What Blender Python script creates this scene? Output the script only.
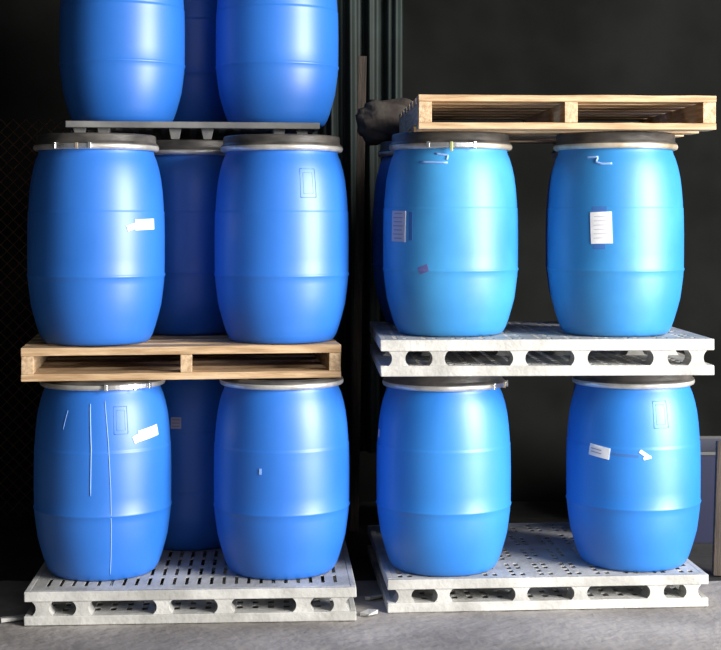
import bpy, bmesh, math, random
from mathutils import Vector, Matrix
random.seed(7)
S = bpy.context.scene
for o in list(bpy.data.objects): bpy.data.objects.remove(o)
C = S.collection
R = math.radians

# ---------------------------------------------------------------- camera, light, exposure
cam = bpy.data.cameras.new('camera'); co = bpy.data.objects.new('camera', cam); C.objects.link(co)
co.location = (0, 0, 1.468); co.rotation_euler = (R(90), 0, 0)
cam.sensor_width = 36; cam.lens = 1485 / 721 * 36; cam.shift_y = -105 / 721
cam.clip_end = 100
S.camera = co
S.view_settings.view_transform = 'Standard'; S.view_settings.look = 'None'
S.view_settings.gamma = 1; S.view_settings.exposure = 0.05; S.view_settings.use_curve_mapping = False

w = bpy.data.worlds.new('world'); S.world = w; w.use_nodes = True
bg = w.node_tree.nodes['Background']; bg.inputs[0].default_value = (0.84, 0.92, 1.0, 1); bg.inputs[1].default_value = 0.12

def area(name, loc, target, sx, sy, power, col):
    l = bpy.data.lights.new(name, 'AREA'); l.shape = 'RECTANGLE'; l.size = sx; l.size_y = sy
    l.energy = power; l.color = col
    o = bpy.data.objects.new(name, l); C.objects.link(o); o.location = loc
    o.rotation_euler = (Vector(target) - Vector(loc)).to_track_quat('-Z', 'Y').to_euler()
    return o
# daylight coming in through the shed's open loading side, front right
area('doorway_daylight', (5.7, 1.7, 2.3), (0.2, 6.0, 0.9), 3.0, 4.2, 1380, (1.0, 0.97, 0.93))
area('yard_fill', (2.2, 0.3, 2.9), (0.1, 6.0, 0.6), 3.0, 1.6, 32, (0.95, 0.97, 1.0))  # added dim fill lamp on the camera side, stands in for open yard sky

# ---------------------------------------------------------------- materials
def mat(name, col, rough=0.5, metal=0.0, spec=0.5):
    m = bpy.data.materials.new(name); m.use_nodes = True
    b = m.node_tree.nodes['Principled BSDF']
    b.inputs['Base Color'].default_value = (*col, 1); b.inputs['Roughness'].default_value = rough
    b.inputs['Metallic'].default_value = metal; b.inputs['Specular IOR Level'].default_value = spec
    return m
def noisy(m, c1, c2, scale=6, stretch=(1, 1, 1), detail=4, bump=0.0, lo=0.35, hi=0.65, bscale=None, rough=None):
    """two-tone noise colour plus fine bump in object coordinates"""
    nt = m.node_tree; N = nt.nodes; L = nt.links; b = N['Principled BSDF']
    tc = N.new('ShaderNodeTexCoord'); mp = N.new('ShaderNodeMapping'); mp.inputs['Scale'].default_value = stretch
    inf = N.new('ShaderNodeObjectInfo'); add = N.new('ShaderNodeVectorMath'); add.operation = 'ADD'
    sc = N.new('ShaderNodeVectorMath'); sc.operation = 'SCALE'; sc.inputs[0].default_value = (13, 7, 5)
    L.new(inf.outputs['Random'], sc.inputs['Scale'])
    L.new(tc.outputs['Object'], add.inputs[0]); L.new(sc.outputs[0], add.inputs[1]); L.new(add.outputs[0], mp.inputs[0])
    n = N.new('ShaderNodeTexNoise'); n.inputs['Scale'].default_value = scale; n.inputs['Detail'].default_value = detail
    L.new(mp.outputs[0], n.inputs['Vector'])
    r = N.new('ShaderNodeValToRGB'); r.color_ramp.elements[0].position = lo; r.color_ramp.elements[1].position = hi
    r.color_ramp.elements[0].color = (*c1, 1); r.color_ramp.elements[1].color = (*c2, 1)
    L.new(n.outputs[0], r.inputs[0]); L.new(r.outputs[0], b.inputs['Base Color'])
    if rough:
        mr = N.new('ShaderNodeMapRange'); mr.inputs['To Min'].default_value = rough[0]; mr.inputs['To Max'].default_value = rough[1]
        L.new(n.outputs[0], mr.inputs[0]); L.new(mr.outputs[0], b.inputs['Roughness'])
    if bump:
        bn = N.new('ShaderNodeTexNoise'); bn.inputs['Scale'].default_value = bscale or scale * 4; L.new(mp.outputs[0], bn.inputs['Vector'])
        bp = N.new('ShaderNodeBump'); bp.inputs['Strength'].default_value = bump; bp.inputs['Distance'].default_value = 0.01
        L.new(bn.outputs[0], bp.inputs['Height']); L.new(bp.outputs[0], b.inputs['Normal'])
    return m
M = {}
M['blue'] = noisy(mat('blue_plastic', (0.02, 0.12, 0.6), 0.36, 0, .8), (0.014, 0.135, 0.54), (0.026, 0.18, 0.66), 2.2, (1, 1, .6), rough=(.40, .48))
M['blue_faded'] = noisy(mat('faded_blue_plastic', (0.03, 0.2, 0.62), 0.42, 0, .8), (0.022, 0.21, 0.52), (0.045, 0.30, 0.64), 3.0, (1, 1, .8), rough=(.43, .54))
M['blue_right'] = noisy(mat('bright_blue_plastic', (0.02, 0.15, 0.62), 0.38, 0, .8), (0.014, 0.17, 0.58), (0.028, 0.23, 0.68), 2.4, (1, 1, .6), rough=(.40, .48))
M['lid'] = noisy(mat('black_lid_plastic', (0.05, 0.048, 0.045), 0.45), (0.035, 0.033, 0.032), (0.10, 0.09, 0.08), 9, (1, 1, 3), bump=.1)
M['steel'] = noisy(mat('galvanised_steel', (0.7, 0.68, 0.64), 0.38, 0.55), (0.52, 0.50, 0.46), (0.80, 0.78, 0.74), 14)
M['steel_bright'] = mat('bright_steel', (0.8, 0.8, 0.8), 0.22, 0.9)
M['steel_rusty'] = noisy(mat('stained_steel', (0.6, 0.55, 0.45), 0.45, 0.4), (0.40, 0.31, 0.20), (0.72, 0.67, 0.57), 10)
M['brass'] = mat('greenish_brass', (0.45, 0.5, 0.2), 0.4, 0.6)
M['wood'] = noisy(mat('pine_wood', (0.5, 0.34, 0.19), 0.75), (0.36, 0.225, 0.115), (0.60, 0.42, 0.25), 5, (1.2, 14, 14), bump=.35)
M['wood_y'] = noisy(mat('pine_wood_stringer', (0.5, 0.34, 0.19), 0.75), (0.38, 0.25, 0.14), (0.62, 0.45, 0.28), 5, (14, 1.2, 14), bump=.35)
M['wood_dark'] = noisy(mat('weathered_brown_wood', (0.2, 0.14, 0.09), 0.85), (0.028, 0.02, 0.015), (0.06, 0.044, 0.033), 5, (14, 14, 1.2), bump=.4)
M['grey'] = noisy(mat('grey_pallet_plastic', (0.5, 0.5, 0.48), 0.6), (0.36, 0.355, 0.335), (0.57, 0.565, 0.54), 7, detail=8, bump=.25, bscale=60)
M['grey_dark'] = noisy(mat('dark_grey_pallet_plastic', (0.2, 0.2, 0.2), 0.6), (0.13, 0.13, 0.13), (0.22, 0.22, 0.21), 7, bump=.15)
M['paper'] = noisy(mat('white_paper', (0.85, 0.85, 0.84), 0.55), (0.80, 0.79, 0.80), (0.92, 0.92, 0.9), 30)
M['paper_old'] = mat('greyed_paper', (0.55, 0.52, 0.62), 0.6)
M['print'] = mat('grey_print', (0.33, 0.31, 0.38), 0.7)
M['chalk'] = mat('pale_chalk', (0.28, 0.46, 0.85), 0.6)
M['residue'] = mat('glue_residue', (0.035, 0.14, 0.42), 0.7)
M['concrete'] = noisy(mat('stained_concrete', (0.3, 0.28, 0.26), 0.85), (0.17, 0.155, 0.145), (0.42, 0.39, 0.37), 2.6, detail=10, bump=.5, bscale=25, lo=.3, hi=.7)
M['wall'] = noisy(mat('near_black_wall', (0.02, 0.022, 0.02), 0.95, 0, .1), (0.005, 0.0053, 0.005), (0.010, 0.0104, 0.010), 2)  # near-black, faintly mottled colour for walls and ceiling
M['floor_shade'] = noisy(mat('shade_black_floor', (.02, .02, .02), .8), (.010, .010, .010), (.035, .033, .031), 4, bump=.4)  # shade behind the stacks, put into the inner floor's near-black colour
M['rust'] = mat('rusty_wire', (0.12, 0.06, 0.035), 0.8, 0.2)
M['tarp'] = noisy(mat('dark_green_tarp', (0.02, 0.04, 0.035), 0.7), (0.004, 0.010, 0.008), (0.010, 0.022, 0.019), 5)
M['sack'] = noisy(mat('brown_sack', (0.1, 0.08, 0.06), 0.9), (0.035, 0.022, 0.02), (0.085, 0.075, 0.058), 7, bump=.6)
M['tub'] = mat('navy_tub_plastic', (0.005, 0.008, 0.035), 0.5)
M['tub_rim'] = mat('grey_tub_rim', (0.07, 0.07, 0.07), 0.5)

# ---------------------------------------------------------------- helpers
def link(name, bm, m, parent=None, smooth=False, bevel=0):
    bmesh.ops.recalc_face_normals(bm, faces=bm.faces)
    me = bpy.data.meshes.new(name); bm.to_mesh(me); bm.free()
    if smooth:
        for p in me.polygons: p.use_smooth = True
    o = bpy.data.objects.new(name, me); C.objects.link(o)
    me.materials.append(m)
    if parent: o.parent = parent
    if bevel:
        b = o.modifiers.new('bevel', 'BEVEL'); b.width = bevel; b.segments = 2; b.limit_method = 'ANGLE'
    return o
def tag(o, label=None, cat=None, group=None, kind=None):
    for k, v in (('label', label), ('category', cat), ('group', group), ('kind', kind)):
        if v: o[k] = v
    return o
def thing(name, label, cat, loc=(0, 0, 0), rz=0, group=None):
    o = bpy.data.objects.new(name, None); C.objects.link(o); o.location = loc; o.rotation_euler = (0, 0, rz)
    o.empty_display_size = .1
    return tag(o, label, cat, group)
def box(bm, x0, x1, y0, y1, z0, z1, jit=0):
    v = [bm.verts.new((x + random.uniform(-jit, jit), y + random.uniform(-jit, jit), z + random.uniform(-jit, jit)))
         for z in (z0, z1) for y in (y0, y1) for x in (x0, x1)]
    for f in ((0, 2, 3, 1), (4, 5, 7, 6), (0, 1, 5, 4), (2, 6, 7, 3), (0, 4, 6, 2), (1, 3, 7, 5)):
        bm.faces.new([v[i] for i in f])
def boxobj(name, dims, m, parent=None, bevel=0.002, jit=0):
    bm = bmesh.new(); box(bm, *dims, jit=jit); return link(name, bm, m, parent, bevel=bevel)
def lathe(bm, prof, n=72):
    rings = []
    for r, z in prof:
        if r < 1e-6: rings.append([bm.verts.new((0, 0, z))])
        else: rings.append([bm.verts.new((r * math.cos(2 * math.pi * k / n), r * math.sin(2 * math.pi * k / n), z)) for k in range(n)])
    for a, b in zip(rings, rings[1:]):
        for k in range(n):
            q = (k + 1) % n
            if len(a) == 1: bm.faces.new((a[0], b[k], b[q]))
            elif len(b) == 1: bm.faces.new((a[k], a[q], b[0]))
            else: bm.faces.new((a[k], a[q], b[q], b[k]))
def tube(bm, pts, r, n=6):
    prev = None; up = Vector((0.13, 0.21, 1))
    for i, p in enumerate(pts):
        p = Vector(p); d = (Vector(pts[min(i + 1, len(pts) - 1)]) - Vector(pts[max(i - 1, 0)])).normalized()
        a = d.cross(up).normalized(); b = d.cross(a)
        ring = [bm.verts.new(p + r * (math.cos(t) * a + math.sin(t) * b)) for t in [2 * math.pi * k / n for k in range(n)]]
        if prev:
            for k in range(n): bm.faces.new((prev[k], prev[(k + 1) % n], ring[(k + 1) % n], ring[k]))
        else: bm.faces.new(ring)
        prev = ring
    bm.faces.new(prev)

# ---------------------------------------------------------------- setting
def struct(name, dims, m):
    o = boxobj(name, dims, m, bevel=0); o['kind'] = 'structure'; return o
bm = bmesh.new()          # floor with real unevenness
nx, ny = 90, 110
grid = [[bm.verts.new((-3.6 + 7.8 * i / nx, -1.2 + 7.25 * j / ny, random.uniform(-.004, 0))) for i in range(nx + 1)] for j in range(ny + 1)]
for j in range(ny):
    for i in range(nx): bm.faces.new((grid[j][i], grid[j][i + 1], grid[j + 1][i + 1], grid[j + 1][i]))
fl = link('floor', bm, M['concrete'], smooth=True); fl['kind'] = 'structure'
struct('floor_inner', (-3.6, 4.2, 6.05, 7.9, -.1, -.002), M['floor_shade'])  # separate rear slab added to carry the painted shade
struct('wall_back', (-3.6, 4.2, 7.75, 7.9, 0, 3.8), M['wall'])
struct('wall_left', (-3.75, -3.6, 3.0, 7.9, 0, 3.8), M['wall'])
struct('wall_right', (4.2, 4.35, 5.6, 7.9, 0, 3.8), M['wall'])
struct('ceiling', (-3.6, 4.2, 4.6, 7.9, 3.8, 3.9), M['wall'])

# ---------------------------------------------------------------- drums
def profile(zr):
    """(radius, height) of the blue body; zr = height of the locking ring"""
    k = zr / .735
    p = [(0, .012), (.165, .012), (.178, .0), (.192, .001), (.203, .010), (.214, .030), (.2245, .060), (.236, .10), (.2465, .14),
         (.252, .18), (.2575, .225), (.2592, .247), (.2615, .2515), (.2628, .2555), (.2615, .2595), (.2600, .264),
         (.2605, .32), (.2608, .39), (.2600, .45), (.2590, .488), (.2592, .494), (.2572, .497), (.2570, .503), (.2562, .52),
         (.2525, .57), (.247, .615), (.239, .655), (.229, .69), (.221, .708), (.2175, .722), (.2175, .735)]
    return [(r, z * k) for r, z in p]
def rad(zr, z):
    p = profile(zr)[5:]
    for (r0, z0), (r1, z1) in zip(p, p[1:]):
        if z0 <= z <= z1: return r0 + (r1 - r0) * (z - z0) / max(1e-9, z1 - z0)
    return p[-1][0]
def surf(zr, th, z, off):
    """point on the drum: th = degrees to the right of the side facing the yard (-Y)"""
    r = rad(zr, z) + off
    return (r * math.sin(R(th)), -r * math.cos(R(th)), z)
def patch(name, zr, th, z, wd, ht, m, parent, tilt=0, off=.0012, thick=.0012, nxs=10, curl=0):
    bm = bmesh.new(); f, b = [], []
    nys = 6
    for j in range(nys + 1):
        fr, br = [], []
        for i in range(nxs + 1):
            u = (i / nxs - .5) * wd; v = (j / nys - .5) * ht
            uu = u * math.cos(R(tilt)) - v * math.sin(R(tilt)); vv = u * math.sin(R(tilt)) + v * math.cos(R(tilt))
            o2 = off + curl * max(0, (abs(i / nxs - .5) - .3)) ** 1.5 * .08
            t = th + math.degrees(uu / .258)
            fr.append(bm.verts.new(surf(zr, t, z + vv, o2 + thick))); br.append(bm.verts.new(surf(zr, t, z + vv, o2 - .002)))
        f.append(fr); b.append(br)
    for j in range(nys):
        for i in range(nxs):
            bm.faces.new((f[j][i], f[j][i + 1], f[j + 1][i + 1], f[j + 1][i]))
    bd = [(0, i) for i in range(nxs + 1)] + [(j, nxs) for j in range(1, nys + 1)] + [(nys, i) for i in range(nxs - 1, -1, -1)] + [(j, 0) for j in range(nys - 1, 0, -1)]
    for (j0, i0), (j1, i1) in zip(bd, bd[1:] + bd[:1]):
        bm.faces.new((f[j0][i0], b[j0][i0], b[j1][i1], f[j1][i1]))
    return link(name, bm, m, parent, smooth=False)
def stroke(name, zr, pts, wd, m, parent, off=.0006):
    """thin raised mark through (angle, height) points"""
    bm = bmesh.new(); fine = []
    for (t0, z0), (t1, z1) in zip(pts, pts[1:]):
        for k in range(6): fine.append((t0 + (t1 - t0) * k / 6, z0 + (z1 - z0) * k / 6))
    fine.append(pts[-1])
    P = [Vector(surf(zr, t, z, off)) for t, z in fine]
    tube(bm, P, wd / 2, 5)
    return link(name, bm, m, parent, smooth=True)
def panel_emboss(zr, th, z, wd, ht, m, parent):
    """raised rectangular frame moulded into the body"""
    bm = bmesh.new()
    for s, ww in ((1.0, .0022), (.62, .0012)):
        a = math.degrees(wd * s / 2 / .25); h = ht * (s + .12 if s < 1 else 1) / 2
        c = [(th - a, z - h), (th + a, z - h), (th + a, z + h), (th - a, z + h), (th - a, z - h)]
        for p, q in zip(c, c[1:]):
            tube(bm, [surf(zr, p[0] + (q[0] - p[0]) * k / 5, p[1] + (q[1] - p[1]) * k / 5, 0) for k in range(6)], ww / 2, 6)
    return link('embossed_panel', bm, m, parent, smooth=True)
def latch(zr, th0, th1, parent, m=None, tab=False):
    """over-centre lever closure lying along the ring"""
    m = m or M['steel_bright']; bm = bmesh.new()
    def arc(t0, t1, r0, r1, z0, z1, n=10):
        prev = None
        for k in range(n + 1):
            t = R(t0 + (t1 - t0) * k / n); s, c = math.sin(t), -math.cos(t)
            q = [bm.verts.new((r * s, r * c, zr + z)) for r, z in ((r0, z0), (r1, z0), (r1, z1), (r0, z1))]
            if prev:
                for a in range(4): bm.faces.new((prev[a], prev[(a + 1) % 4], q[(a + 1) % 4], q[a]))
            else: bm.faces.new(q)
            prev = q
        bm.faces.new(prev)
    rr = .236
    arc(th0, th1, rr, rr + .011, -.008, .009)
    for t in (th0, th1): arc(t - 1.3, t + 1.3, rr - .002, rr + .016, -.011, .013, 3)
    o = link('latch_lever', bm, m, parent, bevel=.001)
    bm = bmesh.new()
    mid = (th0 + th1) / 2
    if tab: arc(mid - 1.2, mid + 1.2, rr + .004, rr + .014, -.024, .012, 3); link('lock_tab', bm, M['brass'], parent, bevel=.001)
    else: arc(mid + 4, mid + 6, rr + .004, rr + .014, -.012, .011, 3); link('rivet_plate', bm, M['steel_rusty'], parent)
    return o
_cache = {}
def drum(label, x, y, z, H, zr, blue, group, rz=0, ring='steel', latch_at=None, tab=False, tilt=0):
    t = thing('drum', label, 'drum', (x, y, z + .0015), 0, group); H -= .003
    t.rotation_euler = (R(tilt), 0, 0)
    key = (round(zr, 3), blue)
    def shared(part, build, m):
        k = (part, zr, H)
        if k in _cache:
            o = bpy.data.objects.new(part, _cache[k].copy() if part in ('body', 'locking_ring') else _cache[k]); C.objects.link(o); o.parent = t
            if part in ('body', 'locking_ring'): o.data.materials.clear(); o.data.materials.append(m)
            return o
        bm = bmesh.new(); build(bm); o = link(part, bm, m, t, smooth=True); _cache[k] = o.data; return o
    b = shared('body', lambda bm: lathe(bm, profile(zr)), M[blue]); b.rotation_euler.z = rz
    top = H - zr
    def lid(bm):
        lathe(bm, [(.10, zr), (.224, zr), (.236, zr + .004), (.2365, zr + .012), (.2305, zr + .016), (.2275, zr + .022), (.227, zr + top - .007), (.224, zr + top - .001),
                   (.220, zr + top), (.214, zr + top), (.211, zr + top - .004), (.209, zr + top - .016), (.15, zr + top - .018), (.145, zr + top - .012), (0, zr + top - .012)])
    shared('lid', lid, M['lid'])
    def rg(bm):
        lathe(bm, [(.218, zr - .011), (.229, zr - .012), (.2355, zr - .008), (.2385, zr - .001), (.238, zr + .005), (.235, zr + .010), (.230, zr + .012), (.224, zr + .010)])
    r = shared('locking_ring', rg, M[ring])
    if latch_at: latch(zr, *latch_at, r, tab=tab)
    return t, zr, b
def th(px, cx, rp): return math.degrees(math.asin(max(-1, min(1, (px - cx) / rp)))) - math.degrees(math.atan((cx - 360.5) / 1485))

g_lt = 'drums on the brown wooden pallet'; g_lb = 'drums on the lower left plastic pallet'
g_rt = 'drums on the upper right plastic pallet'; g_rb = 'drums on the lower right plastic pallet'; g_top = 'drums on the thin dark pallet'
# --- left stack, upper tier
TL1, z_, b1 = drum('blue drum at left end of the brown wooden pallet with small white sticker on right', -1.015, 5.71, .998, .795, .743, 'blue', g_lt, ring='steel', latch_at=(-28, 4), tilt=0)
s = patch('sticker', z_, th(142.5, 97, 66), .452, .098, .040, M['paper'], TL1, tilt=2)
patch('peeling_film', z_, th(129, 97, 66), .442, .035, .022, M['paper'], TL1, tilt=18)
TL2, z_, _ = drum('blue drum at right end of the brown wooden pallet with moulded rectangle on shoulder', -.307, 5.79, .998, .795, .743, 'blue', g_lt, rz=2)
panel_emboss(z_, th(307, 282, 63), .607, .062, .108, M['blue'], TL2)
drum('shaded blue drum standing behind and between the two on the brown wooden pallet', -.712, 6.2, .998, .795, .743, 'blue', g_lt, rz=4)
# --- left stack, lower tier
BL1, z_, _ = drum('scratched blue drum with tilted white sticker at left end of lower left pallet', -.990, 5.71, .123, .75, .724, 'blue', g_lb, rz=1, latch_at=(12, 54))
patch('sticker', z_, th(148, 104, 66), .548, .098, .040, M['paper'], BL1, tilt=9)
patch('peeling_film', z_, th(136, 104, 66), .532, .03, .028, M['paper'], BL1, tilt=20)
panel_emboss(z_, th(121, 104, 65), .603, .052, .10, M['blue'], BL1)
stroke('scratch', z_, [(th(91, 104, 66), .665), (th(93, 104, 66), .5), (th(92.5, 104, 66), .33)], .0045, M['chalk'], BL1)
stroke('scratch', z_, [(th(106, 104, 66), .675), (th(109, 104, 66), .52), (th(111, 104, 66), .35), (th(112, 104, 66), .10), (th(112, 104, 66), .03)], .0036, M['chalk'], BL1)
stroke('scratch', z_, [(th(69, 104, 66), .64), (th(66, 104, 66), .57)], .0018, M['chalk'], BL1)
BL2, z_, _ = drum('blue drum at right end of the lower left grey pallet, plain ring and no sticker', -.304, 5.73, .123, .75, .724, 'blue', g_lb, rz=3)
patch('scuff', z_, th(262, 282, 66), .415, .008, .022, M['chalk'], BL2)
BL3, z_, _ = drum('shaded dark drum with small grey sticker behind and between the two on lower left pallet', -.714, 6.22, .123, .75, .724, 'blue', g_lb, rz=5)
s = patch('sticker', z_, th(176.5, 190, 62), .528, .042, .045, M['paper_old'], BL3)
for k in range(3): patch('printed_line', z_, th(176.5, 190, 62), .515 + k * .013, .030, .004, M['print'], s, off=.0028, thick=.0006)
# --- right stack, upper tier
TR1, z_, _ = drum('faded blue drum at left end of upper right grey pallet with tall narrow label', .3485, 5.755, 1.028, .773, .718, 'blue_faded', g_rt, ring='steel_rusty', latch_at=(-23, 18), tab=True)
s = patch('label_sheet', z_, th(400.5, 450.5, 66.5), .415, .077, .116, M['paper_old'], TR1, tilt=-1)
for k in range(7): patch('printed_line', z_, th(400.5, 450.5, 66.5), .37 + k * .0155, .045 + .012 * (k % 2), .004, M['print'], s, off=.003, thick=.0006, tilt=-1)
patch('glue_mark', z_, th(412.5, 450.5, 66.5), .415, .016, .105, M['residue'], TR1, off=.0002, thick=.0003)
stroke('chalk_mark', z_, [(th(436, 450.5, 60), .686), (th(448, 450.5, 60), .680), (th(447, 450.5, 60), .663)], .009, M['chalk'], TR1)
stroke('chalk_mark', z_, [(th(422, 450.5, 60), .655), (th(448, 450.5, 60), .652)], .008, M['chalk'], TR1)
patch('glue_mark', z_, th(425, 450.5, 66), .255, .04, .028, mat('rusty_smear', (.12, .13, .36), .6), TR1, off=.0002, thick=.0003, tilt=20)
TR2, z_, _ = drum('faded blue drum at right end of upper right grey pallet with white front label', .987, 5.755, 1.028, .773, .718, 'blue_faded', g_rt, rz=2, ring='steel_rusty')
s = patch('label_sheet', z_, th(602, 615, 66.5), .410, .080, .118, M['paper'], TR2, tilt=2)
for k in range(6): patch('printed_line', z_, th(602, 615, 66.5), .372 + k * .016, .055, .0025, M['paper_old'], s, off=.003, thick=.0006, tilt=2)
patch('glue_mark', z_, th(600, 615, 66.5), .478, .055, .022, M['residue'], TR2, off=.0002, thick=.0003)
patch('glue_mark', z_, th(600, 615, 66.5), .340, .045, .020, M['residue'], TR2, off=.0002, thick=.0003)
stroke('chalk_mark', z_, [(th(587, 615, 62), .673), (th(598, 615, 62), .674), (th(596, 615, 62), .655), (th(602, 615, 62), .648), (th(612, 615, 62), .649)], .009, M['chalk'], TR2)
drum('shaded drum just behind the faded drum with the tall narrow label', .312, 6.34, 1.028, .773, .718, 'blue', g_rt, rz=3)
drum('shaded drum hidden straight behind the faded drum with white front label', 1.058, 6.38, 1.028, .773, .718, 'blue', g_rt, rz=4)
# --- right stack, lower tier
BR1, z_, _ = drum('bright blue drum at left end of the lower right grey pallet with ring latch', .323, 5.78, .123, .77, .713, 'blue_right', g_rb, ring='steel', latch_at=(48, 78))
patch('scuff', z_, -80, .52, .012, .03, M['paper_old'], BR1)
BR2, z_, _ = drum('bright blue drum at right end of the lower right grey pallet with small slanted sticker', 1.074, 5.855, .123, .77, .713, 'blue_right', g_rb, rz=2)
s = patch('sticker', z_, th(600.5, 632.5, 65.5), .462, .088, .043, M['paper'], BR2, tilt=-8)
for k in range(2): patch('printed_line', z_, th(598, 632.5, 65.5), .458 + k * .012, .045, .003, M['print'], s, off=.003, thick=.0006, tilt=-8)
patch('glue_mark', z_, th(624, 632.5, 65.5), .455, .11, .010, M['residue'], BR2, off=.0002, thick=.0003, tilt=-3)
patch('torn_paper', z_, th(643, 632.5, 65.5), .462, .038, .014, M['paper'], BR2, tilt=-35)
patch('torn_paper', z_, th(646, 632.5, 65.5), .447, .03, .010, M['paper'], BR2, tilt=15)
panel_emboss(z_, th(659.5, 632.5, 64), .607, .058, .10, M['blue_right'], BR2)
drum('shaded drum hidden behind the left bright drum on the lower right pallet', .352, 6.42, .123, .77, .713, 'blue', g_rb, rz=3)
drum('shaded drum hidden straight behind the bright drum with slanted sticker', 1.175, 6.46, .123, .77, .713, 'blue', g_rb, rz=4)
# --- top tier, left
drum('shaded blue drum at front left on the thin dark pallet at the very top', -1.0, 6.24, 1.863, .773, .72, 'blue', g_top)
drum('shaded blue drum at front right on the thin dark pallet at the very top', -.355, 6.33, 1.863, .773, .72, 'blue', g_top, rz=2)
drum('darkest drum at the back between the two on the thin dark top pallet', -.76, 6.74, 1.863, .773, .72, 'blue', g_top, rz=3)

# ---------------------------------------------------------------- plastic pallets
def perf(bm, xs, ys, hole, z0, z1):
    V = {}
    def v(i, j, k):
        if (i, j, k) not in V: V[(i, j, k)] = bm.verts.new((xs[i], ys[j], (z0, z1)[k]))
        return V[(i, j, k)]
    nx, ny = len(xs) - 1, len(ys) - 1
    sol = lambda i, j: 0 <= i < nx and 0 <= j < ny and not hole(i, j)
    for i in range(nx):
        for j in range(ny):
            if not sol(i, j): continue
            bm.faces.new((v(i, j, 1), v(i + 1, j, 1), v(i + 1, j + 1, 1), v(i, j + 1, 1)))
            bm.faces.new((v(i, j, 0), v(i, j + 1, 0), v(i + 1, j + 1, 0), v(i + 1, j, 0)))
            for di, dj, a, b in ((-1, 0, (i, j), (i, j + 1)), (1, 0, (i + 1, j), (i + 1, j + 1)), (0, -1, (i, j), (i + 1, j)), (0, 1, (i, j + 1), (i + 1, j + 1))):
                if not sol(i + di, j + dj): bm.faces.new((v(*a, 0), v(*b, 0), v(*b, 1), v(*a, 1)))
def cuts(total, margin, pitch, hole):
    """boundaries with alternating solid / hole strips; hole strips have odd index"""
    n = int((total - 2 * margin + (pitch - hole)) / pitch); span = n * pitch - (pitch - hole); s0 = (total - span) / 2
    out = [0]
    for k in range(n): out += [s0 + k * pitch, s0 + k * pitch + hole]
    return [c - total / 2 for c in out + [total]]
POSTS = [(11, 24), (51, 63), (131, 143), (192, 205), (271, 285), (309, 321)]
def plastic_pallet(label, corner, ang, z, wd, dp, ht, m, style, group):
    a = R(ang); cx = corner[0] + math.cos(a) * wd / 2 - math.sin(a) * dp / 2; cy = corner[1] + math.sin(a) * wd / 2 + math.cos(a) * dp / 2
    t = thing('plastic_pallet', label, 'pallet', (cx, cy, z), a, group)
    lip, low = .040 * ht / .13, .036 * ht / .13
    if style == 'slots':
        xs = cuts(wd - .04, .03, .046, .013); ys = cuts(dp - .04, .03, .150, .115)
        hole = lambda i, j: i % 2 == 1 and j % 2 == 1
    else:
        xs = cuts(wd - .04, .02, .036, .018); ys = cuts(dp - .04, .02, .052, .036)
        def hole(i, j):
            if not (i % 2 and j % 2): return False
            p, q = i // 2, j // 2
            return p % 3 != 2 and not (p % 3 == 1 and q % 4 == 1) and q % 5 != 4
    bm = bmesh.new(); perf(bm, xs, ys, hole, ht - .004, ht - .0005)
    o = link('top_deck', bm, m, t)
    def rim(z0, z1, name):
        bm = bmesh.new(); X, Y, k = wd / 2 + .002, dp / 2 + .002, .022
        box(bm, -X, X, -Y, -Y + k, z0, z1, .0012); box(bm, -X, X, Y - k, Y, z0, z1, .0012)
        box(bm, -X, -X + k, -Y + k, Y - k, z0, z1); box(bm, X - k, X, -Y + k, Y - k, z0, z1)
        return link(name, bm, m, t, bevel=.003)
    rim(ht - lip, ht, 'top_rim')
    bm = bmesh.new(); xs2 = cuts(wd - .04, .04, .058, .022); ys2 = cuts(dp - .04, .02, .070, .045)
    perf(bm, xs2, ys2, lambda i, j: i % 2 == 1 and j % 2 == 1, low - .006, low)
    link('bottom_deck', bm, m, t)
    rim(0, low + .001, 'bottom_rim')
    bm = bmesh.new()                                        # stiffening ribs under the top deck
    for k in range(1, 8):
        x = -wd / 2 + wd * k / 8; box(bm, x - .003, x + .003, -dp / 2 + .03, dp / 2 - .03, ht - .03, ht - .004)
    link('deck_ribs', bm, m, t)
    z0, z1 = low - .001, ht - lip + .001
    for row, (y0, y1) in enumerate(((-dp / 2, -dp / 2 + .10), (-.06, .06), (dp / 2 - .10, dp / 2))):
        for p0, p1 in POSTS:
            x0, x1 = (p0 / 331 - .5) * wd, (p1 / 331 - .5) * wd
            bm = bmesh.new(); prof = []
            n = 8
            for k in range(n + 1):
                u = k / n; fl = .015 * abs(2 * u - 1) ** 2.2; prof.append((fl, z0 + (z1 - z0) * u))
            pts = [(x1 + f, zz) for f, zz in prof] + [(x0 - f, zz) for f, zz in reversed(prof)]
            A = [bm.verts.new((x, y0 + (.003 if row == 0 else 0), zz)) for x, zz in pts]; B = [bm.verts.new((x, y1, zz)) for x, zz in pts]
            for k in range(len(pts)):
                q = (k + 1) % len(pts); bm.faces.new((A[k], A[q], B[q], B[k]))
            for k in range(n): 
                q = 2 * n + 1 - k
                bm.faces.new((A[k], A[k + 1], A[q - 1], A[q])); bm.faces.new((B[k], B[q], B[q - 1], B[k + 1]))
            link('block', bm, m, t)
    return t
gp = 'grey plastic pallets'
plastic_pallet('pale grey plastic pallet with long narrow slots on the floor at left', (-1.215, 5.37), 3.4, 0, 1.2, 1.02, .123, M['grey'], 'slots', gp)
plastic_pallet('pale grey plastic pallet with small square holes on the floor at right', (.1028, 5.55), 4.0, 0, 1.218, 1.0, .123, M['grey'], 'holes', gp)
plastic_pallet('pale grey plastic pallet resting on the two lower right drums', (.0755, 5.45), 2.0, .893, 1.232, .97, .135, M['grey'], 'holes', gp)

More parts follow.
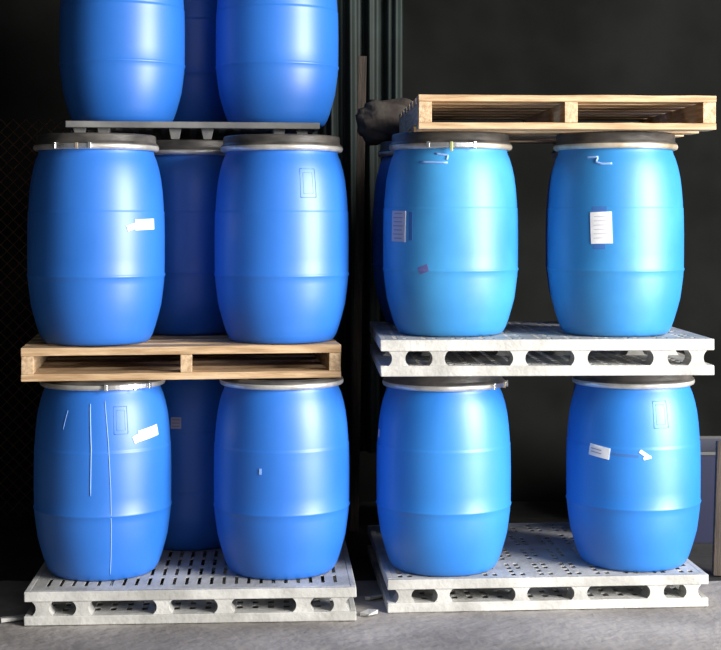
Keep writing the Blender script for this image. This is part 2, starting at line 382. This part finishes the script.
# thin nestable pallet on nine feet
t = thing('thin_pallet', 'thin dark grey pallet on small feet lying across the upper left drum lids', 'pallet', (-.735, 6.50, 1.793), R(7))
bm = bmesh.new(); perf(bm, cuts(1.0, .05, .06, .03), cuts(1.06, .05, .06, .03), lambda i, j: i % 2 and j % 2, .046, .068); link('deck', bm, M['grey_dark'], t)
bm = bmesh.new(); X, Y, k = .508, .538, .02
box(bm, -X, X, -Y, -Y + k, .044, .070); box(bm, -X, X, Y - k, Y, .044, .070); box(bm, -X, -X + k, -Y + k, Y - k, .044, .070); box(bm, X - k, X, -Y + k, Y - k, .044, .070)
link('rim', bm, M['grey_dark'], t, bevel=.003)
for fx in (-.40, 0, .40):
    for fy in (-.45, 0, .45):
        for dx in ((-.075, .055) if fx == 0 else (-.055, .04)):
            bm = bmesh.new(); x = fx + dx
            A = [bm.verts.new((x + sx, fy + sy, zz)) for zz, s_ in ((.001, .016), (.046, .026)) for sx, sy in ((-s_, -.05), (s_, -.05), (s_, .05), (-s_, .05))]
            bm.faces.new(A[:4]); bm.faces.new(A[4:])
            for q in range(4): bm.faces.new((A[q], A[(q + 1) % 4], A[4 + (q + 1) % 4], A[4 + q]))
            link('foot', bm, M['grey_dark'], t, bevel=.002)

# ---------------------------------------------------------------- wooden pallets
def wood_pallet(label, corner, ang, z, wd, dp, ht, sw, tb, bb, group, sag=0):
    a = R(ang); cx = corner[0] + math.cos(a) * wd / 2 - math.sin(a) * dp / 2; cy = corner[1] + math.sin(a) * wd / 2 + math.cos(a) * dp / 2
    t = thing('wooden_pallet', label, 'pallet', (cx, cy, z), a, group)
    def board(name, y0, y1, z0, z1, sg=0, sides=0):
        bm = bmesh.new(); n = 14; prev = None
        j = [random.uniform(-.0012, .0012) for _ in range(n + 1)]
        for k in range(n + 1):
            u = k / n; x = -wd / 2 + wd * u; dz = -sg * math.sin(math.pi * min(1, u * 2)) if u < .5 else 0
            q = [bm.verts.new(p) for p in ((x, y0 + j[k], z0 ), (x, y1, z0 ), (x, y1, z1 + dz + j[k]), (x, y0 + j[k], z1 + dz + j[k]))]
            if prev:
                for e in range(4): bm.faces.new((prev[e], prev[(e + 1) % 4], q[(e + 1) % 4], q[e]))
            else: bm.faces.new(q)
            prev = q
        bm.faces.new(prev)
        return link(name, bm, M['wood'], t, bevel=.002)
    n = 7; pitch = (dp - .11) / (n - 1)
    for k in range(n):
        y = -dp / 2 + k * pitch; board('top_board', y, y + .11, ht - tb, ht, sag if k == 0 else 0)
    for y in (-dp / 2 + .002, -dp / 2 + .24, -.055, dp / 2 - .35, dp / 2 - .112): board('bottom_board', y, y + .11, 0, bb)
    for x in (-wd / 2, -sw / 2 + .012, wd / 2 - sw):
        boxobj('stringer', (x + .001, x + sw - .001, -dp / 2 + .004, dp / 2 - .004, bb + .0003, ht - tb - .0003), M['wood_y'], t)
    return t
wood_pallet('brown wooden pallet between the upper and lower left drums', (-1.249, 5.46), 7.2, .873, 1.185, 1.03, .125, .046, .031, .026, 'wooden pallets', sag=.004)
wood_pallet('sunlit pale wooden pallet lying on top of the upper right drums', (.212, 5.42), 2.5, 1.801, 1.10, 1.03, .125, .050, .024, .024, 'wooden pallets')

# ---------------------------------------------------------------- things in the dark behind
t = thing('wire_fence', 'rusty diamond wire fence in the dark left of the drums', 'fence', (-1.87, 7.1, 0))
bm = bmesh.new(); W_, H_, p = 1.1, 1.9, .06
for k in range(-int(H_ / p), int(W_ / p) + 1):
    for sgn in (1, -1):
        x0 = k * p; pts = []
        a0 = max(0, -x0); a1 = min(H_, W_ - x0)
        if a1 <= a0: continue
        f = lambda s_: ((x0 + s_) if sgn == 1 else W_ - (x0 + s_)) - W_ / 2
        tube(bm, [(f(a0), .002 * sgn, a0 + .05), (f(a1), .002 * sgn, a1 + .05)], .0022, 4)
o = link('wire_mesh', bm, M['rust'], t); o['kind'] = 'stuff'
for x in (-W_ / 2, W_ / 2):
    bm = bmesh.new(); tube(bm, [(x, 0, 0), (x, 0, 2.0)], .018, 12); link('post', bm, M['rust'], t, smooth=True)

def sheet(bm, wd, ht, amp, waves, nx=60, nz=24, seed=1, thick=.004):
    rnd = random.Random(seed); ph = [rnd.uniform(0, 6) for _ in range(4)]
    P = [[None] * (nx + 1) for _ in range(nz + 1)]
    for k in (0, 1):
        for j in range(nz + 1):
            for i in range(nx + 1):
                u, v = i / nx, j / nz
                y = amp * math.sin(waves * u * 6.28 + ph[0] + v) * (1.1 - .4 * v) + amp * .5 * math.sin(waves * 2.3 * u * 6.28 + ph[1] + 2 * v)
                x = (u - .5) * wd * (1 - .1 * (1 - v)) ; z = v * ht + .02 * math.sin(5 * u + ph[2]) * (1 - v)
                nv = bm.verts.new((x, y + k * thick, z))
                P[j][i] = (P[j][i] or []) + [nv]
    for j in range(nz):
        for i in range(nx):
            bm.faces.new([P[j][i][0], P[j][i + 1][0], P[j + 1][i + 1][0], P[j + 1][i][0]])
            bm.faces.new([P[j][i][1], P[j + 1][i][1], P[j + 1][i + 1][1], P[j][i + 1][1]])
bm = bmesh.new(); sheet(bm, .55, 3.5, .03, 5); o = link('hanging_tarp', bm, M['tarp'], smooth=True); o.location = (-.05, 7.35, .3)
tag(o, 'dark green tarpaulin hanging in folds between the two stacks', 'tarpaulin')
o = boxobj('plank', (-.02, .02, -.012, .012, 0, 2.25), M['wood_dark'], bevel=.002); o.location = (-.03, 7.0, 0); o.rotation_euler = (R(-2), R(1), 0)
tag(o, 'narrow grey brown plank standing in the gap between the stacks', 'plank')
def sack(name, label, loc, sx, sy, sz, seed, rz=0):
    bm = bmesh.new(); bmesh.ops.create_icosphere(bm, subdivisions=4, radius=1); rnd = random.Random(seed); ph = [rnd.uniform(0, 6) for _ in range(6)]
    for v in bm.verts:
        x, y, z = v.co
        k = 1 + .05 * math.sin(7 * x + ph[0] + 4 * z) + .05 * math.sin(11 * y + ph[1] + 6 * x) + .04 * math.sin(17 * z + ph[2] + 9 * x)
        sq = lambda c: math.copysign(abs(c) ** .7, c)
        v.co = Vector((sq(x) * sx * k, sq(y) * sy * k, max(-.92, sq(z)) * sz * k))
    mz = min(v.co.z for v in bm.verts)
    for v in bm.verts: v.co.z -= mz
    o = link(name, bm, M['sack'], smooth=True); o.location = loc; o.rotation_euler.z = rz
    return tag(o, label, 'sack')
sack('sack', 'crumpled brown sack on the dark drum left of the pale wooden pallet', (.13, 6.64, 1.801), .14, .11, .10, 3, 0)

t = thing('plastic_tub', 'navy plastic tub with pale rim in the dark at the right edge', 'tub', (1.60, 6.95, 0))
bm = bmesh.new()
def rrect(hx, hy, r, z, n=6):
    out = []
    for cx, cy, a0 in ((hx - r, hy - r, 0), (-hx + r, hy - r, 90), (-hx + r, -hy + r, 180), (hx - r, -hy + r, 270)):
        for k in range(n + 1):
            a = R(a0 + 90 * k / n); out.append((cx + r * math.cos(a), cy + r * math.sin(a), z))
    return out
def loft(bm, loops, cap0=True, cap1=True):
    prev = None
    for L_ in loops:
        cur = [bm.verts.new(p) for p in L_]
        if prev:
            for k in range(len(cur)): bm.faces.new((prev[k], prev[(k + 1) % len(cur)], cur[(k + 1) % len(cur)], cur[k]))
        elif cap0: bm.faces.new(cur)
        prev = cur
    if cap1: bm.faces.new(prev)
loft(bm, [rrect(.24, .2, .06, 0), rrect(.29, .24, .06, .41), rrect(.28, .23, .06, .41), rrect(.23, .19, .05, .02)])
link('tub_body', bm, M['tub'], t, smooth=False)
bm = bmesh.new()
loft(bm, [rrect(.283, .233, .06, .408), rrect(.302, .252, .06, .408), rrect(.302, .252, .06, .422), rrect(.283, .233, .06, .422), rrect(.283, .233, .06, .408)], False, False)
link('tub_rim', bm, M['tub_rim'], t)
o = boxobj('wooden_plank', (-.05, .05, -.015, .015, 0, .55), M['wood_dark'], bevel=.003); o.location = (1.50, 6.12, 0); o.rotation_euler = (R(-9), R(4), 0)
tag(o, 'short brown plank leaning at the right edge beside the lower right pallet', 'plank')
# litter on the floor
for k, (x, y, sx, sy, lb) in enumerate(((.03, 5.52, .03, .02, 'grey wood splinter on the floor in the gap between the pallets'), (.06, 5.75, .045, .012, 'thin pale stick on the floor deep in the gap between pallets'),
                           (-1.27, 5.44, .05, .02, 'pale chip of plastic on the floor left of the lower left pallet'))):
    bm = bmesh.new(); box(bm, -sx, sx, -sy, sy, 0, .012, .004); o = link('floor_chip', bm, M['grey'], bevel=.001); o.location = (x, y, .002); o.rotation_euler.z = random.uniform(0, 1.5)
    tag(o, lb, 'debris')
